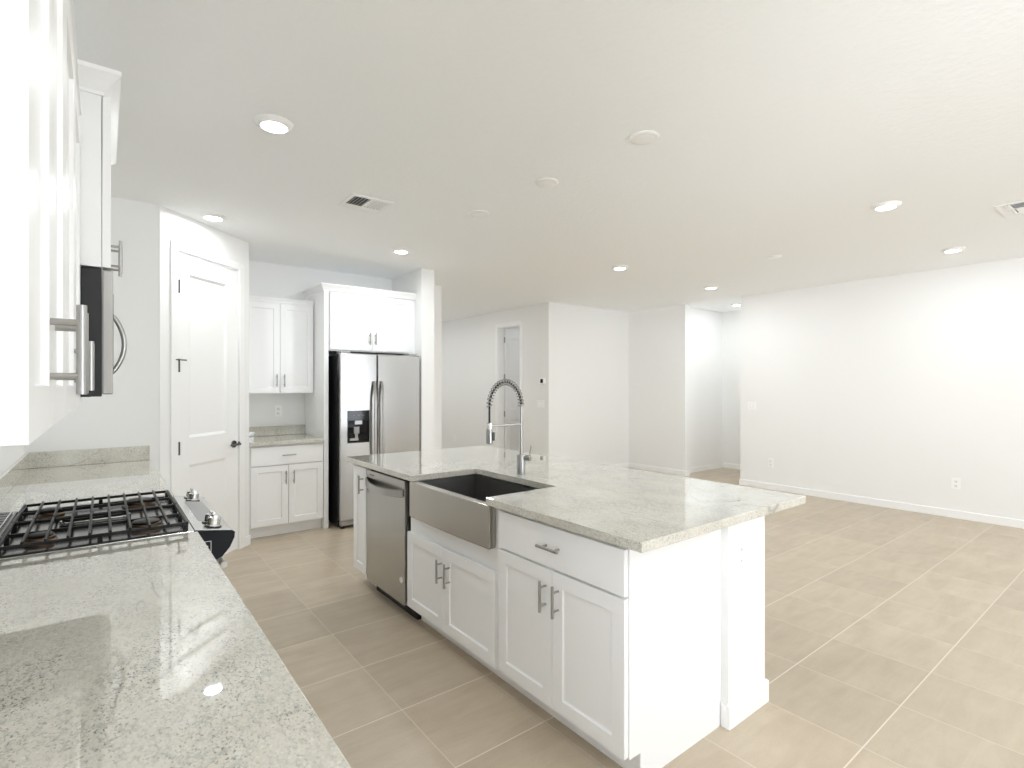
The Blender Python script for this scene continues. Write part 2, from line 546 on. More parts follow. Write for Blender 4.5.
# hall door (open) and its casing, built in the hall wall
ct = struct(thing('trim_3', 'white casing around the open hall door', 'trim', (XH, D1, 0), -pi / 2))
W = D1 - D0
B('casing', M['trim'], ct, (-.06, 0, -.014, 0, 0, DT + .055), (W, W + .055, -.014, 0, 0, DT + .055), (0, W, -.014, 0, DT, DT + .055), bevel=.004)
B('jamb', M['trim'], ct, (0, .015, 0, .12, 0, DT), (W - .015, W, 0, .12, 0, DT), (.015, W - .015, 0, .12, DT - .015, DT))
d2 = struct(thing('door_2', 'white panelled hall door standing open into a dim room', 'door', (XH + .135, D1 - .045, 0), 0))
w2 = .70
mb = MB().framed(0, w2, .012, DT - .02, 0, .036, [(.10, w2 - .10, 1.02, 2.28), (.10, w2 - .10, .2, .84)], .012, .022)
mb.build('door_panel', M['trim'], d2)
for z in (.25, .95, 1.6, 2.25):
    MB().tube([(-.008, .010, z - .05), (-.008, .010, z + .05)], .008, 8).box(-.016, .001, .014, .028, z - .05, z + .05).build('hinge', M['nickel'], d2)
hv = MB().lathe([(0, -.012), (.026, -.010), (.028, 0)], w2 - .07, 0, .95, 20, 'y').tube([(w2 - .07, 0, .95), (w2 - .07, -.045, .95), (w2 - .17, -.045, .95)], .008, 8)
hv.build('door_handle', M['nickel'], d2, smooth=True)

# ------------------------------------------------------------------ cabinet kit (front faces local -y, x along the width)
def pull(parent, x, z, vertical=True, ln=.127, y=0.0):
    mb = MB()
    r, so, sp = .0062, .034, .038
    if vertical:
        mb.tube([(x, y - so, z - ln / 2), (x, y - so, z + ln / 2)], r, 12)
        for s in (-sp, sp):
            mb.tube([(x, y, z + s), (x, y - so, z + s)], .0048, 8)
    else:
        mb.tube([(x - ln / 2, y - so, z), (x + ln / 2, y - so, z)], r, 12)
        for s in (-sp, sp):
            mb.tube([(x + s, y, z), (x + s, y - so, z)], .0048, 8)
    return mb.build('handle', M['nickel'], parent, smooth=True)

FW = .058
def door(parent, x0, x1, z0, z1, hx=None, hz=None, th=.0225):
    d = MB().framed(x0, x1, z0, z1, 0, th, [(x0 + FW, x1 - FW, z0 + FW, z1 - FW)], .009, .003).build('door', M['cab'], parent, bevel=.0012)
    if hx is not None:
        pull(d, hx, hz)
    return d

def drawer(parent, x0, x1, z0, z1, hx=None, hz=None):
    d = B('drawer', M['cab'], parent, (x0, x1, 0, .02, z0, z1), bevel=.0015)
    if hx is not None:
        pull(d, hx, hz, False)
    return d

def crown(w, d, z0, z1, left=True, right=True, out=.035, name='crown', parent=None, small=False):
    """moulding around a cabinet top: front plus returns"""
    prof = [(0, z0), (-.006, z0), (-.006, z0 + .012), (-.012, z0 + .018), (-out * .55, z0 + (z1 - z0) * .5), (-out + .003, z1 - .016), (-out, z1 - .014), (-out, z1), (0, z1)]
    if small:
        prof = [(0, z0), (-.012, z0), (-.012, z0 + .02), (-out + .004, z1 - .012), (-out, z1 - .010), (-out, z1), (0, z1)]
    vs, fs = [], []
    stations = []
    L0, R0 = 0.0, w
    for (o, z) in prof:
        row = []
        if left:
            row.append((L0 + o, d, z))
        row.append(((L0 + o) if left else L0, o + .0, z))
        row.append(((R0 - o) if right else R0, o + .0, z))
        if right:
            row.append((R0 - o, d, z))
        stations.append(row)
    n = len(stations[0])
    for row in stations:
        vs += row
    m = len(stations)
    for i in range(m):
        i2 = (i + 1) % m
        for j in range(n - 1):
            fs.append((i * n + j, i * n + j + 1, i2 * n + j + 1, i2 * n + j))
    fs.append(tuple(i * n for i in range(m)))
    fs.append(tuple(i * n + n - 1 for i in range(m))[::-1])
    mb = MB().add(vs, fs)
    return mb.build(name, M['cab'], parent)

def body_base(parent, w, depth, z1=.876, toe=.11, rec=.075, name='body'):
    return B(name, M['cab'], parent, (0, w, .024, depth, toe, z1), (0.0, w, .024 + rec, depth, 0, toe))

# ------------------------------------------------------------------ left run (faces +X, local x runs along +Y)
RZL = pi / 2
XFB = .250   # front of left base doors
RY0, RY1 = 2.212, 2.972   # range
def left_at(y, x): return (x, y, 0)
# base cabinets under the left counter
def left_base(y0, y1, n, label):
    t = thing('base_cabinet', label, 'cabinet', left_at(y0, XFB), RZL, 'white base cabinets under the left counter')
    w = y1 - y0
    body_base(t, w, XFB - XL - .002)
    for i in range(n):
        a, b = w * i / n + .004, w * (i + 1) / n - .004
        drawer(t, a, b, .70, .868, (a + b) / 2, .785)
        door(t, a, b, .115, .692, b - .03 if i % 2 == 0 else a + .03, .56)
    return t
left_base(.45, RY0 - .004, 4, 'white base cabinets under the left counter nearer the viewer than the range')
left_base(RY1 + .004, YE - .002, 3, 'white base cabinets under the left counter beyond the range')

SB, ST = .878, .914
def slab(poly, name, label, cat='countertop'):
    return tag(MB().prism(poly, SB, ST).build(name, M['granite'], None, bevel=.003), label, cat)
slab([(XL + .001, .40), (.272, .40), (.272, RY0 - .003), (XL + .001, RY0 - .003)], 'countertop', 'pale speckled granite counter in the foreground, before the gas range')
slab([(XL + .001, RY1 + .003), (.272, RY1 + .003), (.272, YE - .001), (XL + .001, YE - .001)], 'countertop', 'short granite counter beyond the gas range, ending at a wall')
tag(B('backsplash', M['granite'], None, (XL + .001, XL + .021, .40, YE - .022, ST + .0005, 1.016), bevel=.002), 'long low granite backsplash strip along the left wall behind the range', 'backsplash')
tag(B('backsplash', M['granite'], None, (XL + .001, .262, YE - .021, YE - .001, ST + .0005, 1.017), bevel=.002), 'short low granite backsplash on the end wall left of the pantry door', 'backsplash')

# upper cabinets
XU = -.058
UD = XU - XL - .002
def upper(name, label, loc, rz, w, z0, z1, depth, doors, ztop, crown_l=False, crown_r=False, out=.032, small=True, group=None, ln=.135):
    t = thing(name, label, 'cabinet', loc, rz, group)
    B('body', M['cab'], t, (0, w, .025, depth, z0 + .004, ztop - .004), bevel=.001)
    for (a, b, za, zb, hx, hz) in doors:
        door(t, a, b, za, zb, hx, hz)
    # moulding sits on the face frame
    c = crown(w, depth - .026, ztop - (.05 if small else .075), ztop, crown_l, crown_r, out, 'crown_moulding', t, small)
    c.location = (0, .0245, 0)
    return t
def upw(w0, w1): return w0 + .003, w1 - .003
UZ = 1.379
wA = .64
upper('upper_cabinet', 'nearest white two-door upper cabinet above the left foreground counter', (XU, .70, 0), RZL, wA, UZ, 2.275, UD,
      [(.003, wA / 2 - .0015, UZ + .003, 2.27, wA / 2 - .05, 1.492), (wA / 2 + .0015, wA - .003, UZ + .003, 2.27, wA / 2 + .05, 1.492)], 2.335, out=.027)
yB = .70 + wA + .002
wB = 2.222 - yB
upper('upper_cabinet', 'white two-door upper cabinet next to the microwave', (XU, yB, 0), RZL, wB, UZ, 2.275, UD,
      [(.003, wB / 2 - .0015, UZ + .003, 2.27, wB / 2 - .05, 1.492), (wB / 2 + .0015, wB - .003, UZ + .003, 2.27, wB / 2 + .05, 1.492)], 2.335, out=.027)
XM = .021
wM = .765
upper('upper_cabinet', 'tall-set white cabinet with stepped crown moulding above the microwave', (XM, 2.226, 0), RZL, wM, 1.833, 2.41, XM - XL - .002,
      [(.003, wM / 2 - .0015, 1.838, 2.41, wM / 2 - .04, 1.945), (wM / 2 + .0015, wM - .003, 1.838, 2.41, wM / 2 + .04, 1.945)], 2.482, True, True, out=.052, small=False)

# over-the-range microwave
mw = thing('microwave', 'over-the-range microwave with dark side and pale bow handle', 'microwave', (.027, 2.230, 0), RZL)
B('body', M['dark_side'], mw, (0, .757, .030, .415, 1.405, 1.831), bevel=.002)
B('door', M['steel'], mw, (0, .757, 0, .0285, 1.412, 1.829), bevel=.004)
B('window', M['gloss_black'], mw, (.07, .50, -.002, .001, 1.49, 1.76))
B('control_panel', M['gloss_black'], mw, (.60, .74, -.002, .001, 1.44, 1.81))
hp = [(.555, -.045 * sin(pi * i / 16) ** .75, 1.495 + .245 * i / 16) for i in range(17)]
MB().tube([(p[0], p[1], p[2]) for p in hp], .0095, 12).build('handle', M['nickel'], mw, smooth=True)
B('vent_grille', M['slot'], mw, (.03, .727, .06, .30, 1.4035, 1.4045))

# ------------------------------------------------------------------ gas range (local: x along +Y 0..w, front toward -y = room)
rg = thing('gas_range', 'stainless gas range with black cast-iron grates set into the left counter', 'range', (.285, RY0, 0), RZL)
RW = RY1 - RY0
RD = .285 - XL - .024
B('body', M['dark_side'], rg, (.004, RW - .004, .035, RD, .04, .904))
B('cooktop', M['steel_top'], rg, (0.0, RW, .022, RD, .905, .917), bevel=.003)
# raised rim round the burner well
MB().box(.012, RW - .012, RD - .075, RD - .006, .917, .930).build('rear_vent', M['steel_top'], rg, bevel=.003)
vt = MB()
for i in range(14):
    a = .03 + i * (RW - .06) / 14
    vt.box(a, a + .036, RD - .070, RD - .010, .9302, .9315)
vt.build('vent_slots', M['black'], rg)
B('burner_well', M['well'], rg, (.027, RW - .027, .061, RD - .089, .9172, .9182))
B('burner_tray', M['black'], rg, (.004, RW - .004, .044, .060, .9172, .923), (.004, RW - .004, RD - .088, RD - .08, .9172, .923), (.004, .026, .06, RD - .088, .9172, .923), (RW - .026, RW - .004, .06, RD - .088, .9172, .923))
# burners
yc0, yc1 = .16, RD - .20
for (bx, by, r) in ((.15, yc0, .048), (.15, yc1, .040), (RW - .15, yc0, .052), (RW - .15, yc1, .038)):
    bb = MB().lathe([(r * 1.15, 0), (r * 1.15, .006), (r, .010), (r, .018), (r * .9, .020), (0, .020)], bx, by, .9183, 28).build('burner', M['brass'], rg, smooth=True)
    MB().lathe([(0, .0), (r * .88, 0), (r * .9, .006), (r * .8, .009), (0, .010)], bx, by, .9372, 28).build('burner_cap', M['iron'], bb, smooth=True)
ov = [(RW / 2 + .034 * cos(a), (yc0 + yc1) / 2 + (.075 if sin(a) > 0 else -.075) + .034 * sin(a)) for a in [2 * pi * i / 28 for i in range(28)]]
bb = MB().prism(ov, .9183, .934).build('burner', M['chrome'], rg, bevel=.003)
MB().prism([(RW / 2 + (x - RW / 2) * .85, (yc0 + yc1) / 2 + (y - (yc0 + yc1) / 2) * .93) for x, y in ov], .9342, .942).build('burner_cap', M['iron'], bb, bevel=.002)
# two grates: frame and fingers along the range width
gz0, gz1 = .938, .952
gy0, gy1 = .040, .545
for g, (a, b) in enumerate(((.010, RW / 2 - .004), (RW / 2 + .004, RW - .010))):
    gb = MB()
    # rim bars
    gb.box(a, b, gy0, gy0 + .010, gz0, gz1 - .002).box(a, b, gy1 - .010, gy1, gz0, gz1 - .002)
    gb.box(a, a + .009, gy0 + .011, gy1 - .011, gz0, gz1 - .003).box(b - .009, b, gy0 + .011, gy1 - .011, gz0, gz1 - .003)
    for i in range(1, 9):
        yy = gy0 + .006 + (gy1 - gy0 - .012) * i / 9
        gb.box(a, b, yy - .0038, yy + .0038, gz0 + .004, gz1 + .004)
    xm = (a + b) / 2
    gb.box(xm - .0045, xm + .0045, gy0 + .011, gy1 - .011, gz0 - .003, gz1 - .005)
    for (fx, fy) in ((a + .008, gy0 + .008), (b - .008, gy0 + .008), (a + .008, gy1 - .008), (b - .008, gy1 - .008), (xm, gy0 + .008), (xm, gy1 - .008), (a + .008, (gy0 + gy1) / 2), (b - .008, (gy0 + gy1) / 2)):
        gb.box(fx - .007, fx + .007, fy - .007, fy + .007, .9172, gz0)
    gb.build('grate', M['iron'], rg, bevel=.002)
# front control panel: convex profile, local y negative = out into the room
px = [(.022, .919), (-.098, .900), (-.106, .892), (-.104, .872), (-.090, .840), (-.066, .812), (-.040, .800), (.034, .800), (.034, .903), (.022, .904)]
MB().prism([(y, z) for y, z in px], .006, RW - .006, 'x').build('control_panel', M['steel_top'], rg, bevel=.002)
capp = [(.026, .9165), (-.100, .8975), (-.109, .890), (-.107, .870), (-.092, .836), (-.067, .806), (-.040, .794), (.026, .794)]
for a, b in ((-.001, .0055), (RW - .0055, RW + .001)):
    MB().prism(capp, a, b, 'x').build('end_cap', M['charcoal'], rg, bevel=.001)
# label outline on the near end cap
lab = MB()
for q in ((-.03, .01, .869, .8705), (-.03, .01, .815, .8165), (-.03, -.0285, .815, .8705), (-.02, .004, .850, .8535), (-.02, .0, .838, .8405), (-.02, .002, .828, .8305)):
    lab.box(-.0018, -.0012, q[0], q[1], q[2], q[3])
lab.build('rating_label', M['plate'], rg)
def top_z(y): return .919 + (y - .022) * (.019 / .120)
# glass touch panel let into the sloping top
gl = MB()
ya, yb = -.010, -.080
gl.add([(.165, ya, top_z(ya) + .0012), (RW - .16, ya, top_z(ya) + .0012), (RW - .16, yb, top_z(yb) + .0012), (.16, yb, top_z(yb) + .0012),
        (.16, ya, top_z(ya) - .001), (RW - .16, ya, top_z(ya) - .001), (RW - .16, yb, top_z(yb) - .001), (.16, yb, top_z(yb) - .001)],
       [(0, 1, 2, 3), (4, 7, 6, 5), (0, 4, 5, 1), (1, 5, 6, 2), (2, 6, 7, 3), (3, 7, 4, 0)])
gl.build('touch_panel', M['grey_plastic'], rg)
tilt = math.atan2(.019, .120)
def knob(x, y):
    k = MB().lathe([(0, 0), (.024, 0), (.025, .004), (.022, .007), (.0215, .030), (.019, .033), (0, .033)], 0, 0, 0, 28)
    k.box(-.021, .021, -.007, .007, .031, .044)
    o = k.build('knob', M['chrome'], rg, bevel=.001, smooth=True)
    o.location = (x, y, top_z(y) + .0005)
    o.rotation_euler = (-tilt * -1, 0, 0)
    sk = MB().lathe([(0, 0), (.029, 0), (.029, .003), (.026, .0038), (0, .0038)], 0, 0, -.0002, 28).build('knob_ring', M['black'], o, smooth=True)
for kx in (.062, .128, RW - .128, RW - .062):
    knob(kx, -.045)
# oven door, drawer, handle
B('oven_door', M['steel'], rg, (.004, RW - .004, -.012, .034, .24, .790), bevel=.004)
B('oven_window', M['gloss_black'], rg, (.14, RW - .14, -.0135, -.0105, .36, .62))
B('warming_drawer', M['steel'], rg, (.004, RW - .004, -.012, .034, .05, .232), bevel=.004)
oh = MB().tube([(.012, -.075, .770), (RW - .012, -.075, .770)], .012, 14)
for x in (.06, RW - .06):
    oh.tube([(x, -.010, .770), (x, -.075, .770)], .009, 10)
oh.build('oven_handle', M['nickel'], rg, smooth=True)

# ------------------------------------------------------------------ alcove with desk cabinets and refrigerator
YD = 5.345    # base door face
AX0, AX1 = 1.052, 1.757
t = thing('base_cabinet', 'white base cabinet with one drawer and two doors left of the refrigerator', 'cabinet', (AX0, YD, 0))
w = AX1 - AX0
body_base(t, w, YB - YD - .002, rec=.06)
m0 = 1.416 - AX0
drawer(t, .032, w - .008, .688, .862, m0, .778)
door(t, .032, m0 - .002, .116, .680, m0 - .028, .565)
door(t, m0 + .002, w - .008, .116, .680, m0 + .045, .565)
slab([(AX0, 5.325), (AX1 - .001, 5.325), (AX1 - .001, YB - .001), (AX0, YB - .001)], 'countertop', 'short grey granite counter in the alcove left of the refrigerator')
tag(B('backsplash', M['granite'], None, (AX0, AX1 - .002, YB - .021, YB - .001, ST + .0005, 1.016), bevel=.002), 'low granite backsplash at the back of the alcove counter', 'backsplash')
YU = 5.65
w = 1.754 - AX0
m0 = 1.417 - AX0
upper('upper_cabinet', 'white two-door upper cabinet above the alcove counter', (AX0, YU, 0), 0, w, 1.367, 2.28, YB - YU - .002,
      [(.032, m0 - .002, 1.370, 2.275, m0 - .036, 1.495), (m0 + .002, w - .008, 1.370, 2.275, m0 + .036, 1.495)], 2.332, out=.026)
tag(B('tall_panel', M['cab'], None, (AX1 + .001, 1.804, 5.352, YB - .002, 0, 2.407), bevel=.001), 'tall narrow white side panel between alcove counter and refrigerator', 'panel')
YC = 5.350
FX0, FX1 = 1.8055, 2.783
t = thing('upper_cabinet', 'white two-door cabinet above the refrigerator under crown moulding', 'cabinet', (FX0, YC, 0))
w = FX1 - FX0
B('body', M['cab'], t, (0, w, .025, YB - YC - .002, 1.80, 2.405))
door(t, .016, 2.266 - FX0, 1.815, 2.400, 2.236 - FX0, 1.94)
door(t, 2.270 - FX0, 2.714 - FX0, 1.815, 2.400, 2.300 - FX0, 1.94)
c = crown(FX1 - 1.757, YB - YC - .03, 2.408, 2.478, True, False, .030, 'crown_moulding', t)
c.location = (1.757 - FX0, .012, 0)

# refrigerator
YG = 5.205
fr = thing('refrigerator', 'stainless side-by-side refrigerator with black water dispenser', 'refrigerator', (1.868, YG, 0))
RWF = .890
B('body', M['dark_side'], fr, (.004, RWF - .004, .075, .735, .03, 1.755), bevel=.003)
seam = 2.262 - 1.868
dl = MB().box(0, seam - .004, 0, .066, .085, 1.772).build('door', M['steel'], fr, bevel=.010)
dr2 = MB().box(seam + .004, RWF, 0, .066, .085, 1.772).build('door', M['steel'], fr, bevel=.010)
B('gasket', M['black'], fr, (.006, RWF - .006, .0665, .075, .09, 1.76))
B('hinge_cover', M['grey_plastic'], fr, (.02, .12, .03, .16, 1.7725, 1.792), bevel=.004)
B('hinge_cover', M['grey_plastic'], fr, (RWF - .12, RWF - .02, .03, .16, 1.7725, 1.792), bevel=.004)
def fhandle(par, x, sx):
    pts = []
    for i in range(21):
        q = i / 20
        pts.append((x + sx * .004 * sin(pi * q), -.012 - .050 * min(1, sin(pi * q) * 1.6) ** .8, .56 + .93 * q))
    mb = MB()
    n = len(pts)
    vs, fs = [], []
    for p in pts:
        for (a, b) in ((-.012, -.006), (.012, -.006), (.014, .004), (.010, .010), (-.010, .010), (-.014, .004)):
            vs.append((p[0] + a, p[1] + b, p[2]))
    for i in range(n - 1):
        for k in range(6):
            k2 = (k + 1) % 6
            fs.append((i * 6 + k, i * 6 + k2, (i + 1) * 6 + k2, (i + 1) * 6 + k))
    fs += [tuple(range(6)), tuple((n - 1) * 6 + k for k in range(6))]
    mb.add(vs, fs)
    return mb.build('handle', M['nickel'], par, smooth=True)
fhandle(dl, seam - .042, -1)
fhandle(dr2, seam + .042, 1)
# dispenser
dx0, dx1, z0, z1 = .078, .306, .862, 1.19
ds = MB().framed(dx0, dx1, z0, z1, -.008, .0, [(dx0 + .018, dx1 - .018, z0 + .022, z1 - .105)], .0075, .004).build('dispenser', M['gloss_black'], fr, bevel=.003)
B('display', M['screen'], ds, (dx0 + .072, dx0 + .148, -.0092, -.0085, z1 - .150 + .01, z1 - .108 + .006))
B('paddle', M['grey_plastic'], ds, (dx0 + .062, dx0 + .118, -.014, -.0015, z1 - .235, z1 - .165), (dx0 + .075, dx0 + .105, -.010, -.0015, z1 - .30, z1 - .235), bevel=.003)
B('drip_tray', M['nickel'], ds, (dx0 + .02, dx0 + .11, -.013, -.0015, z0 + .024, z0 + .050), bevel=.003)
for k in range(3):
    B('icon', M['grey_plastic'], ds, (dx0 + .055 + .045 * k, dx0 + .078 + .045 * k, -.0086, -.0082, z1 - .050, z1 - .046))
B('toe_grille', M['grey_plastic'], fr, (.02, RWF - .02, .03, .074, .028, .08), bevel=.003)
for x in (.05, RWF - .05):
    MB().lathe([(.022, 0), (.022, .012), (.010, .014), (.010, .03)], x, .055, 0, 16).build('foot', M['black'], fr, smooth=True)
    MB().lathe([(.022, 0), (.022, .012), (.010, .014), (.010, .03)], x, .66, 0, 16).build('foot', M['black'], fr, smooth=True)
    MB().box(x - .03, x + .03, .012, .03, .035, .075).build('roller_cover', M['nickel'], fr, bevel=.003)

# ------------------------------------------------------------------ island (cabinets face -X, local x runs toward -Y)
XI = 1.454
RZI = -pi / 2
IX0, IX1, IY0, IY1 = 1.429, 2.662, 1.129, 3.852
CUT = (2.043, 2.803, 1.886)
slab([(IX0, IY0), (IX1, IY0), (IX1, IY1), (IX0, IY1), (IX0, CUT[1]), (CUT[2], CUT[1]), (CUT[2], CUT[0]), (IX0, CUT[0])],
     'countertop', 'large speckled granite island top with a cut-out for the sink')
IB = 2.062 - XI   # cabinet depth
# two-door base cabinet nearest the viewer
y1, y0 = 1.981, 1.222
w = y1 - y0
t = thing('base_cabinet', 'white island cabinet with a wide drawer and two doors, nearest the viewer', 'cabinet', (XI, y1, 0), RZI)
B('body', M['cab'], t, (0.001, w - .0145, .024, IB, .11, .876), (0.001, w - .0145, .096, IB, 0, .11))
MB().prism([(.024, .11), (.085, .11), (.085, 0), (IB, 0), (IB, .876), (.024, .876)], w - .014, w, 'x').build('end_panel', M['cab'], t)
mid = y1 - 1.6045
drawer(t, .006, w - .004, .692, .860, w / 2, .779)
door(t, .006, mid - .002, .117, .682, y1 - 1.643, .572)
door(t, mid + .002, w - .004, .117, .682, y1 - 1.566, .572)
# sink base
y1b, y0b = 2.906, 1.983
w = y1b - y0b
t = thing('base_cabinet', 'white two-door island cabinet under the apron sink', 'cabinet', (XI, y1b, 0), RZI)
B('body', M['cab'], t, (0.001, w - .001, .024, IB, .11, .645), (0.001, w - .001, .096, IB, 0, .11), (0.001, .058, .024, IB, .645, .876), (w - .048, w - .001, .024, IB, .645, .876), (.058, w - .048, IB - .02, IB, .645, .876),
  (.058, w - .048, .024, .04, .645, .669))
mid = y1b - 2.4785
door(t, .002, mid - .002, .112, .562, y1b - 2.493, .439)
door(t, mid + .002, w - .020, .112, .562, y1b - 2.412, .436)
# dishwasher
y1d, y0d = 3.534, 2.912
w = y1d - y0d
t = thing('dishwasher', 'stainless dishwasher with bowed handle between sink and narrow cabinet', 'dishwasher', (XI, y1d, 0), RZI)
B('tub', M['black'], t, (.001, w - .001, .04, IB, .10, .874), (.001, w - .001, .10, IB, 0, .10))
dd = B('door', M['steel_dw'], t, (.004, w - .032, 0, .039, .095, .858), bevel=.004)
hw = w - .014
hn = 24
vs, fs = [], []
for i in range(hn + 1):
    q = i / hn
    x = .006 + (w - .044) * q
    bow = sin(pi * q) ** .7
    y = -.006 - .055 * bow
    zt, zb = .808 - .016 * bow, .758 - .012 * bow
    for (a, b) in ((y + .010, zt), (y, zt - .004), (y, zb + .004), (y + .010, zb)):
        vs.append((x, a, b))
for i in range(hn):
    for k in range(4):
        k2 = (k + 1) % 4
        fs.append((i * 4 + k, i * 4 + k2, (i + 1) * 4 + k2, (i + 1) * 4 + k))
fs += [(0, 1, 2, 3), tuple(hn * 4 + k for k in range(4))]
hmb = MB().add(vs, fs)
hmb.box(.006, .020, -.010, .001, .765, .803).box(w - .052, w - .038, -.010, .001, .765, .803)
hmb.build('handle', M['steel_dw'], dd, smooth=True)
B('brand_plate', M['slot'], dd, (.065, .135, -.0012, -.0002, .828, .834))
rgm = MB()
rgm.lathe([(.013, -.0014), (.019, -.0014), (.019, -.0002), (.013, -.0002), (.013, -.0014)], w - .074, 0, .243, 24, 'y')
rgm.build('round_badge', M['plate'], dd)
B('toe_kick', M['black'], t, (.004, w - .004, .075, .099, .0, .09))
# narrow cabinet
y1n, y0n = 3.772, 3.537
w = y1n - y0n
t = thing('base_cabinet', 'narrow white single-door island cabinet left of the dishwasher', 'cabinet', (XI, y1n, 0), RZI)
body_base(t, w, IB)
door(t, .004, w - .004, .115, .862, .188, .746)
# pony wall carrying the overhang
pwx0, pwx1, pwy0, pwy1 = 2.0775, 2.388, 1.192, 3.80
struct(B('wall_island', M['wall'], None, (pwx0, pwx1, pwy0, pwy1, 0, .8775)), 'white half-height wall at the back of the island', 'wall')
b2 = .098
base_board('baseboard_island', 'white baseboard around the island half wall', (pwx0 - .012, pwx1 + .014, pwy0 - .014, pwy0, 0, b2), (pwx1, pwx1 + .014, pwy0, pwy1, 0, b2), (pwx0 - .012, pwx0, pwy0, 1.2205, 0, b2))
struct(B('trim_4', M['trim'], None, (2.0635, 2.0765, 1.224, 1.24, 0.0, .8765)), 'narrow white filler strip beside the island end panel', 'trim')

# apron sink
SX0, SXa = 1.432, 1.452
sy0, sy1 = 2.021, 2.834
sk = thing('apron_sink', 'stainless apron-front sink set into the island', 'sink', (XI, sy1, 0), RZI)
wS = sy1 - sy0
ap = []
nb = 16
for i in range(nb + 1):
    q = i / nb
    ap.append((wS * q, (SX0 - XI) + .000 - .010 * sin(pi * q)))
ap += [(wS, .018), (0, .018)]
MB().prism(ap, .670, .8772).build('apron', M['steel_sink'], sk, bevel=.004)
# bowl: open shell
bx0, bx1, by0, by1 = .034, wS - .026, .0185, CUT[2] - XI - .006
bz0 = .69
bm_ = MB()
tk = .012
bm_.box(bx0, bx1, by0, by1, bz0 - .012, bz0)
bm_.box(bx0 - tk, bx0, by0, by1 + tk, bz0 - .012, .872).box(bx1, bx1 + tk, by0, by1 + tk, bz0 - .012, .872)
bm_.box(bx0, bx1, by1, by1 + tk, bz0 - .012, .872)
bm_.build('bowl', M['steel_bowl'], sk)
MB().lathe([(0, .001), (.030, .001), (.034, .003), (.044, .003), (.044, 0)], (bx0 + bx1) / 2, by1 - .13, bz0, 24).build('drain', M['chrome'], sk, smooth=True)

# faucet with spring neck
fx, fy = 1.975, 2.454
fc = thing('faucet', 'tall spring-neck pull-down faucet behind the island sink', 'faucet', (fx, fy, ST))
MB().lathe([(0, 0), (.030, 0), (.030, .006), (.0255, .008), (.0255, .112), (.023, .116), (0, .116)], 0, 0, .0003, 28).build('base', M['nickel'], fc, smooth=True)
zc = .405
MB().tube([(0, 0, .115), (0, 0, zc)], .0075, 14).build('column', M['nickel'], fc, smooth=True)
rad = .116
arc = [(-rad + rad * cos(a), 0, zc + 1.24 * rad * sin(a)) for a in [pi * i / 40 for i in range(41)]]
MB().tube([(0, 0, zc - .01)] + arc + [(-2 * rad, 0, zc - .11)], .006, 10).build('hose', M['black'], fc, smooth=True)
# spring coil round the arc
pts = []
turns = 22
steps = turns * 10
for i in range(steps + 1):
    q = i / steps
    a = pi * q
    c = Vector((-rad + rad * cos(a), 0, zc + 1.24 * rad * sin(a)))
    tg = Vector((-sin(a), 0, 1.24 * cos(a))).normalized()
    nrm = Vector((0, 1, 0))
    bn = tg.cross(nrm)
    ph = 2 * pi * turns * q
    pts.append(c + (nrm * cos(ph) + bn * sin(ph)) * .0165)
MB().tube(pts, .0036, 6).build('spring', M['nickel'], fc, smooth=True)
MB().tube([(0, 0, .298), (-2 * rad - .004, 0, .298)], .0072, 12).tube([(-2 * rad, 0, .283), (-2 * rad, 0, .313)], .017, 16).build('docking_arm', M['chrome'], fc, smooth=True)
sh = MB().lathe([(0, .0), (.015, .0), (.019, .004), (.0195, .07), (.014, .092), (.012, .12), (0, .12)], -2 * rad, 0, .196, 24).build('spray_head', M['nickel'], fc, smooth=True)
B('spray_button', M['slot'], sh, (-2 * rad + .006, -2 * rad + .022, -.0215, -.012, .215, .262))
lv = MB().tube([(.012, -.016, .098), (.030, -.050, .098)], .0175, 18).tube([(.028, -.046, .112), (.033, -.052, .172)], [.0045, .0035], 10)
lv.build('lever', M['nickel'], fc, smooth=True)

# ------------------------------------------------------------------ wall plates (local front -y)
def outlet(label, loc, rz, w=.075, h=.118, group='duplex wall outlets'):
    t = thing('outlet', label, 'outlet', loc, rz, group)
    B('cover_plate', M['plate'], t, (-w / 2, w / 2, -.007, 0, -h / 2, h / 2), bevel=.002)
    for z in (.024, -.024):
        rc = B('receptacle', M['gloss_white'], t, (-.017, .017, -.0095, -.007, z - .018, z + .018), bevel=.001)
        MB().box(-.0085, -.0055, -.0101, -.0096, z - .005, z + .006).box(.0055, .0085, -.0101, -.0096, z - .005, z + .006).box(-.002, .002, -.0101, -.0096, z - .013, z - .009).build('slots', M['slot'], rc)
    return t
def switch(label, loc, rz, n=2):
    t = thing('light_switch', label, 'switch', loc, rz)
    w = .075 + .046 * (n - 1)
    B('cover_plate', M['plate'], t, (-w / 2, w / 2, -.007, 0, -.059, .059), bevel=.002)
    for i in range(n):
        x = (i - (n - 1) / 2) * .046
        MB().prism([(-.007, -.034), (-.0125, -.032), (-.009, 0), (-.0125, .002), (-.0085, .034), (-.007, .034)], x - .0165, x + .0165, 'x').build('rocker', M['gloss_white'], t)
    return t
outlet('white outlet on the end of the island half wall', (2.172, pwy0, .713), 0, .085, .145)
outlet('white outlet low on the right wall near the passage', (XR, 3.575, .372), -pi / 2)
outlet('white outlet low on the right wall near the photo edge', (XR, 1.563, .378), -pi / 2)
outlet('white outlet low on the hall wall left of the open door', (XH, 8.86, .419), -pi / 2)
outlet('white outlet above the alcove counter left of the refrigerator', (1.479, YB, 1.172), 0)
switch('white light switch on the right wall beside the passage', (XR, 3.846, 1.154), -pi / 2, 2)
switch('white light switches on the hall wall below the thermostat', (XH, 6.280, 1.157), -pi / 2, 3)
th = thing('thermostat', 'small white thermostat with black screen on the hall wall', 'thermostat', (XH, 6.225, 1.519), -pi / 2)
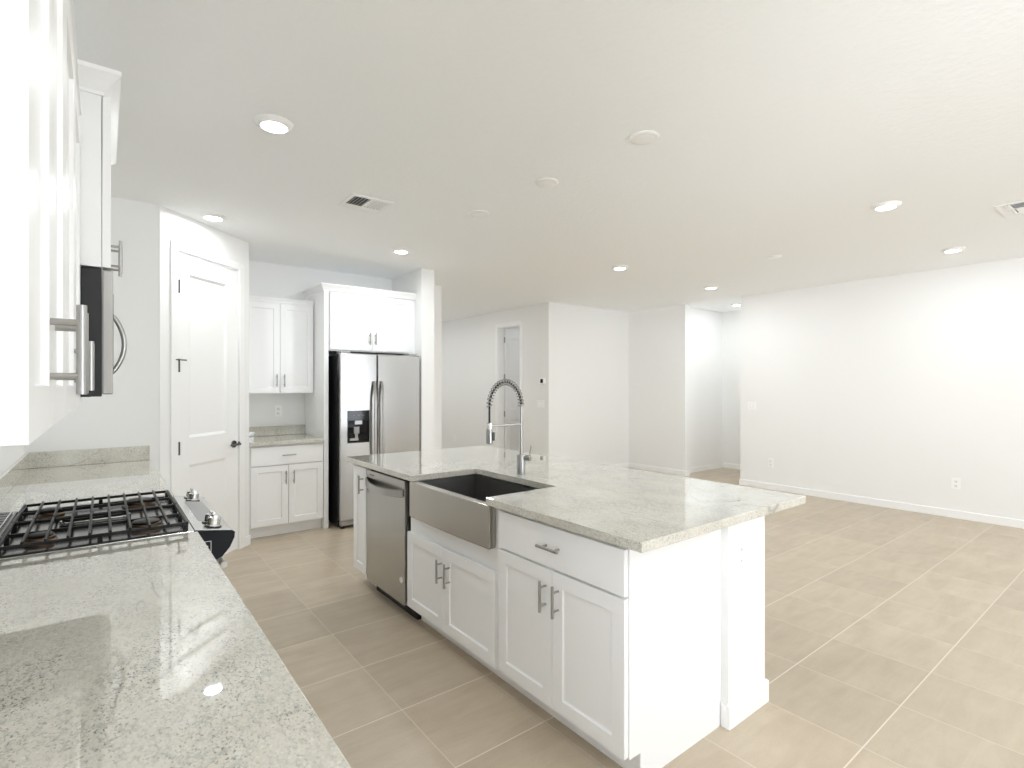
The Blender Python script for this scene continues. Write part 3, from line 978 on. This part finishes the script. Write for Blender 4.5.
B('housing', M['plate'], th, (-.065, .06, -.025, 0, -.045, .045), bevel=.004)
B('display', M['gloss_black'], th, (-.035, .022, -.0262, -.0252, -.030, .032))

# ------------------------------------------------------------------ ceiling fixtures
spots = [((.670, 2.785), 'recessed ceiling light nearest the viewer, above the left counter edge'),
         ((.668, 4.593), 'recessed ceiling light in front of the pantry door'),
         ((2.255, 4.636), 'recessed ceiling light in front of the refrigerator'),
         ((4.470, 3.828), 'recessed ceiling light left of the one by the passage opening'),
         ((6.319, 3.866), 'recessed ceiling light near the passage opening'),
         ((4.451, 1.342), 'recessed ceiling light closest to the ceiling vent at the right edge'),
         ((6.384, 1.382), 'recessed ceiling light nearest the right wall, above its far-right outlet'),
         ((7.955, 4.415), 'recessed ceiling light inside the passage'),
         ((4.15, 7.6), 'added unseen ceiling light in the hall, hidden behind the refrigerator wall'),  # this and the next: out of sight, added to brighten the hall
         ((4.2, 9.6), 'added unseen ceiling light at the far end of the hall'),
         ((6.5, 7.2), 'added unseen ceiling light in the room behind the open hall door'),  # out of sight, added to light the open door leaf
         ((.668, -.90), 'added unseen ceiling light behind the viewer on the kitchen side'),  # this and all below: unseen fill lights added behind the viewer
         ((2.25, -.90), 'added unseen ceiling light behind the viewer in line with the island'),
         ((4.451, -1.14), 'added unseen ceiling light near the sliding glass door'),
         ((6.384, -1.10), 'added unseen ceiling light in the corner behind the viewer'),
         ((.668, -3.2), 'added unseen ceiling light on the kitchen side near the sliding door'),
         ((2.25, -3.2), 'added unseen ceiling light in front of the sliding door'),
         ((4.451, -3.4), 'added unseen ceiling light between sliding door and tall window')]
proto = thing('ceiling_light', '', 'light', (0, 0, H), 0, 'recessed ceiling lights')
MB().lathe([(.062, -.021), (.067, -.022), (.072, -.020), (.088, -.008), (.092, -.003), (.092, -.0005), (.062, -.0005), (.062, -.021)], 0, 0, 0, 40).build('trim_ring', M['gloss_white'], proto, smooth=True)
MB().lathe([(0, -.024), (.050, -.0235), (.0615, -.021), (.0615, -.0008), (0, -.0008)], 0, 0, 0, 40).build('lens', M['lens'], proto, smooth=True)
for i, ((x, y), lab) in enumerate(spots):
    if i == 0:
        t = proto
        t.location = (x, y, H); t['label'] = lab
    else:
        t = dup(proto, (x, y, H), lab)
    la = bpy.data.lights.new('ceiling_light_lamp', 'AREA')
    la.shape = 'DISK'
    la.size = .11
    la.energy = LAMP_W * (.12 if i == 7 else .3 if i in (1, 6, 14) else .3 if y > 7 and x > 5 else .7 if y > 7 else 1)
    la.color = (.92, .975, 1)
    lo = bpy.data.objects.new('lamp', la)
    COL.objects.link(lo)
    lo.parent = t
    lo.location = (0, 0, -.026)
covers = [((2.240, 1.752), 'round white ceiling cover plate nearest the viewer above the island'),
          ((2.240, 2.523), 'round white ceiling cover plate, middle of the three above the island'),
          ((2.240, 3.290), 'round white ceiling cover plate farthest along the island, near the ceiling vent'),
          ((5.352, 2.577), 'round white ceiling cover plate in the open living area')]
pc = thing('ceiling_cover', '', 'cover plate', (0, 0, H), 0, 'round blank covers on the ceiling')
MB().lathe([(0, -.011), (.055, -.011), (.060, -.0095), (.066, -.0095), (.076, -.003), (.076, -.0005), (0, -.0005)], 0, 0, 0, 36).build('cover_disc', M['gloss_white'], pc, smooth=True)
MB().lathe([(0, -.0118), (.050, -.0118), (.052, -.0112), (0, -.0112)], 0, 0, 0, 36).build('centre_disc', M['plate'], pc, smooth=True)
for i, ((x, y), lab) in enumerate(covers):
    if i == 0:
        pc.location = (x, y, H); pc['label'] = lab
    else:
        dup(pc, (x, y, H), lab)

def vent(label, x0, x1, y0, y1):
    cx, cy = (x0 + x1) / 2, (y0 + y1) / 2
    t = thing('ceiling_vent', label, 'vent', (cx, cy, H), 0)
    w, d = x1 - x0, y1 - y0
    a, b = w / 2, d / 2
    k = .028
    f = MB()
    for (p, q, r, s) in ((-a, a, -b, -b + k), (-a, a, b - k, b), (-a, -a + k, -b + k, b - k), (a - k, a, -b + k, b - k), (-.008, .008, -b + k, b - k)):
        f.box(p, q, r, s, -.008, -.0005)
    f.build('frame', M['gloss_white'], t, bevel=.002)
    B('duct_back', M['slot'], t, (-a + k, a - k, -b + k, b - k, -.0012, -.0004))
    for side in (-1, 1):
        lo_, hi = (-a + k, -.008) if side < 0 else (.008, a - k)
        mb = MB()
        n = 5
        for i in range(n):
            x = lo_ + (hi - lo_) * (i + .5) / n
            e = .0045 * side
            mb.add([(x - e - .0018, -b + k, -.0022), (x + e - .0007, -b + k, -.0105), (x + e + .0018, -b + k, -.0105), (x - e + .0018, -b + k, -.0022),
                    (x - e - .0007, b - k - .06, -.0022), (x + e - .0007, b - k - .06, -.0105), (x + e + .0018, b - k - .06, -.0105), (x - e + .0018, b - k - .06, -.0022)],
                   [(0, 1, 2, 3), (4, 7, 6, 5), (0, 4, 5, 1), (1, 5, 6, 2), (2, 6, 7, 3), (3, 7, 4, 0)])
        for j in range(3):
            y = b - k - .05 + .018 * j
            mb.add([(lo_, y, -.0022), (hi, y, -.0022), (hi, y + .011, -.0105), (lo_, y + .011, -.0105), (lo_, y + .0014, -.0022), (hi, y + .0014, -.0022), (hi, y + .0124, -.0105), (lo_, y + .0124, -.0105)],
                   [(0, 1, 2, 3), (4, 7, 6, 5), (0, 4, 5, 1), (1, 5, 6, 2), (2, 6, 7, 3), (3, 7, 4, 0)])
        mb.build('louvers', M['gloss_white'], t)
    return t
vent('square white ceiling vent in front of the refrigerator', 1.33, 1.635, 3.463, 3.757)
vent('white ceiling vent cut off at the right photo edge', 5.095, 5.45, .53, .87)
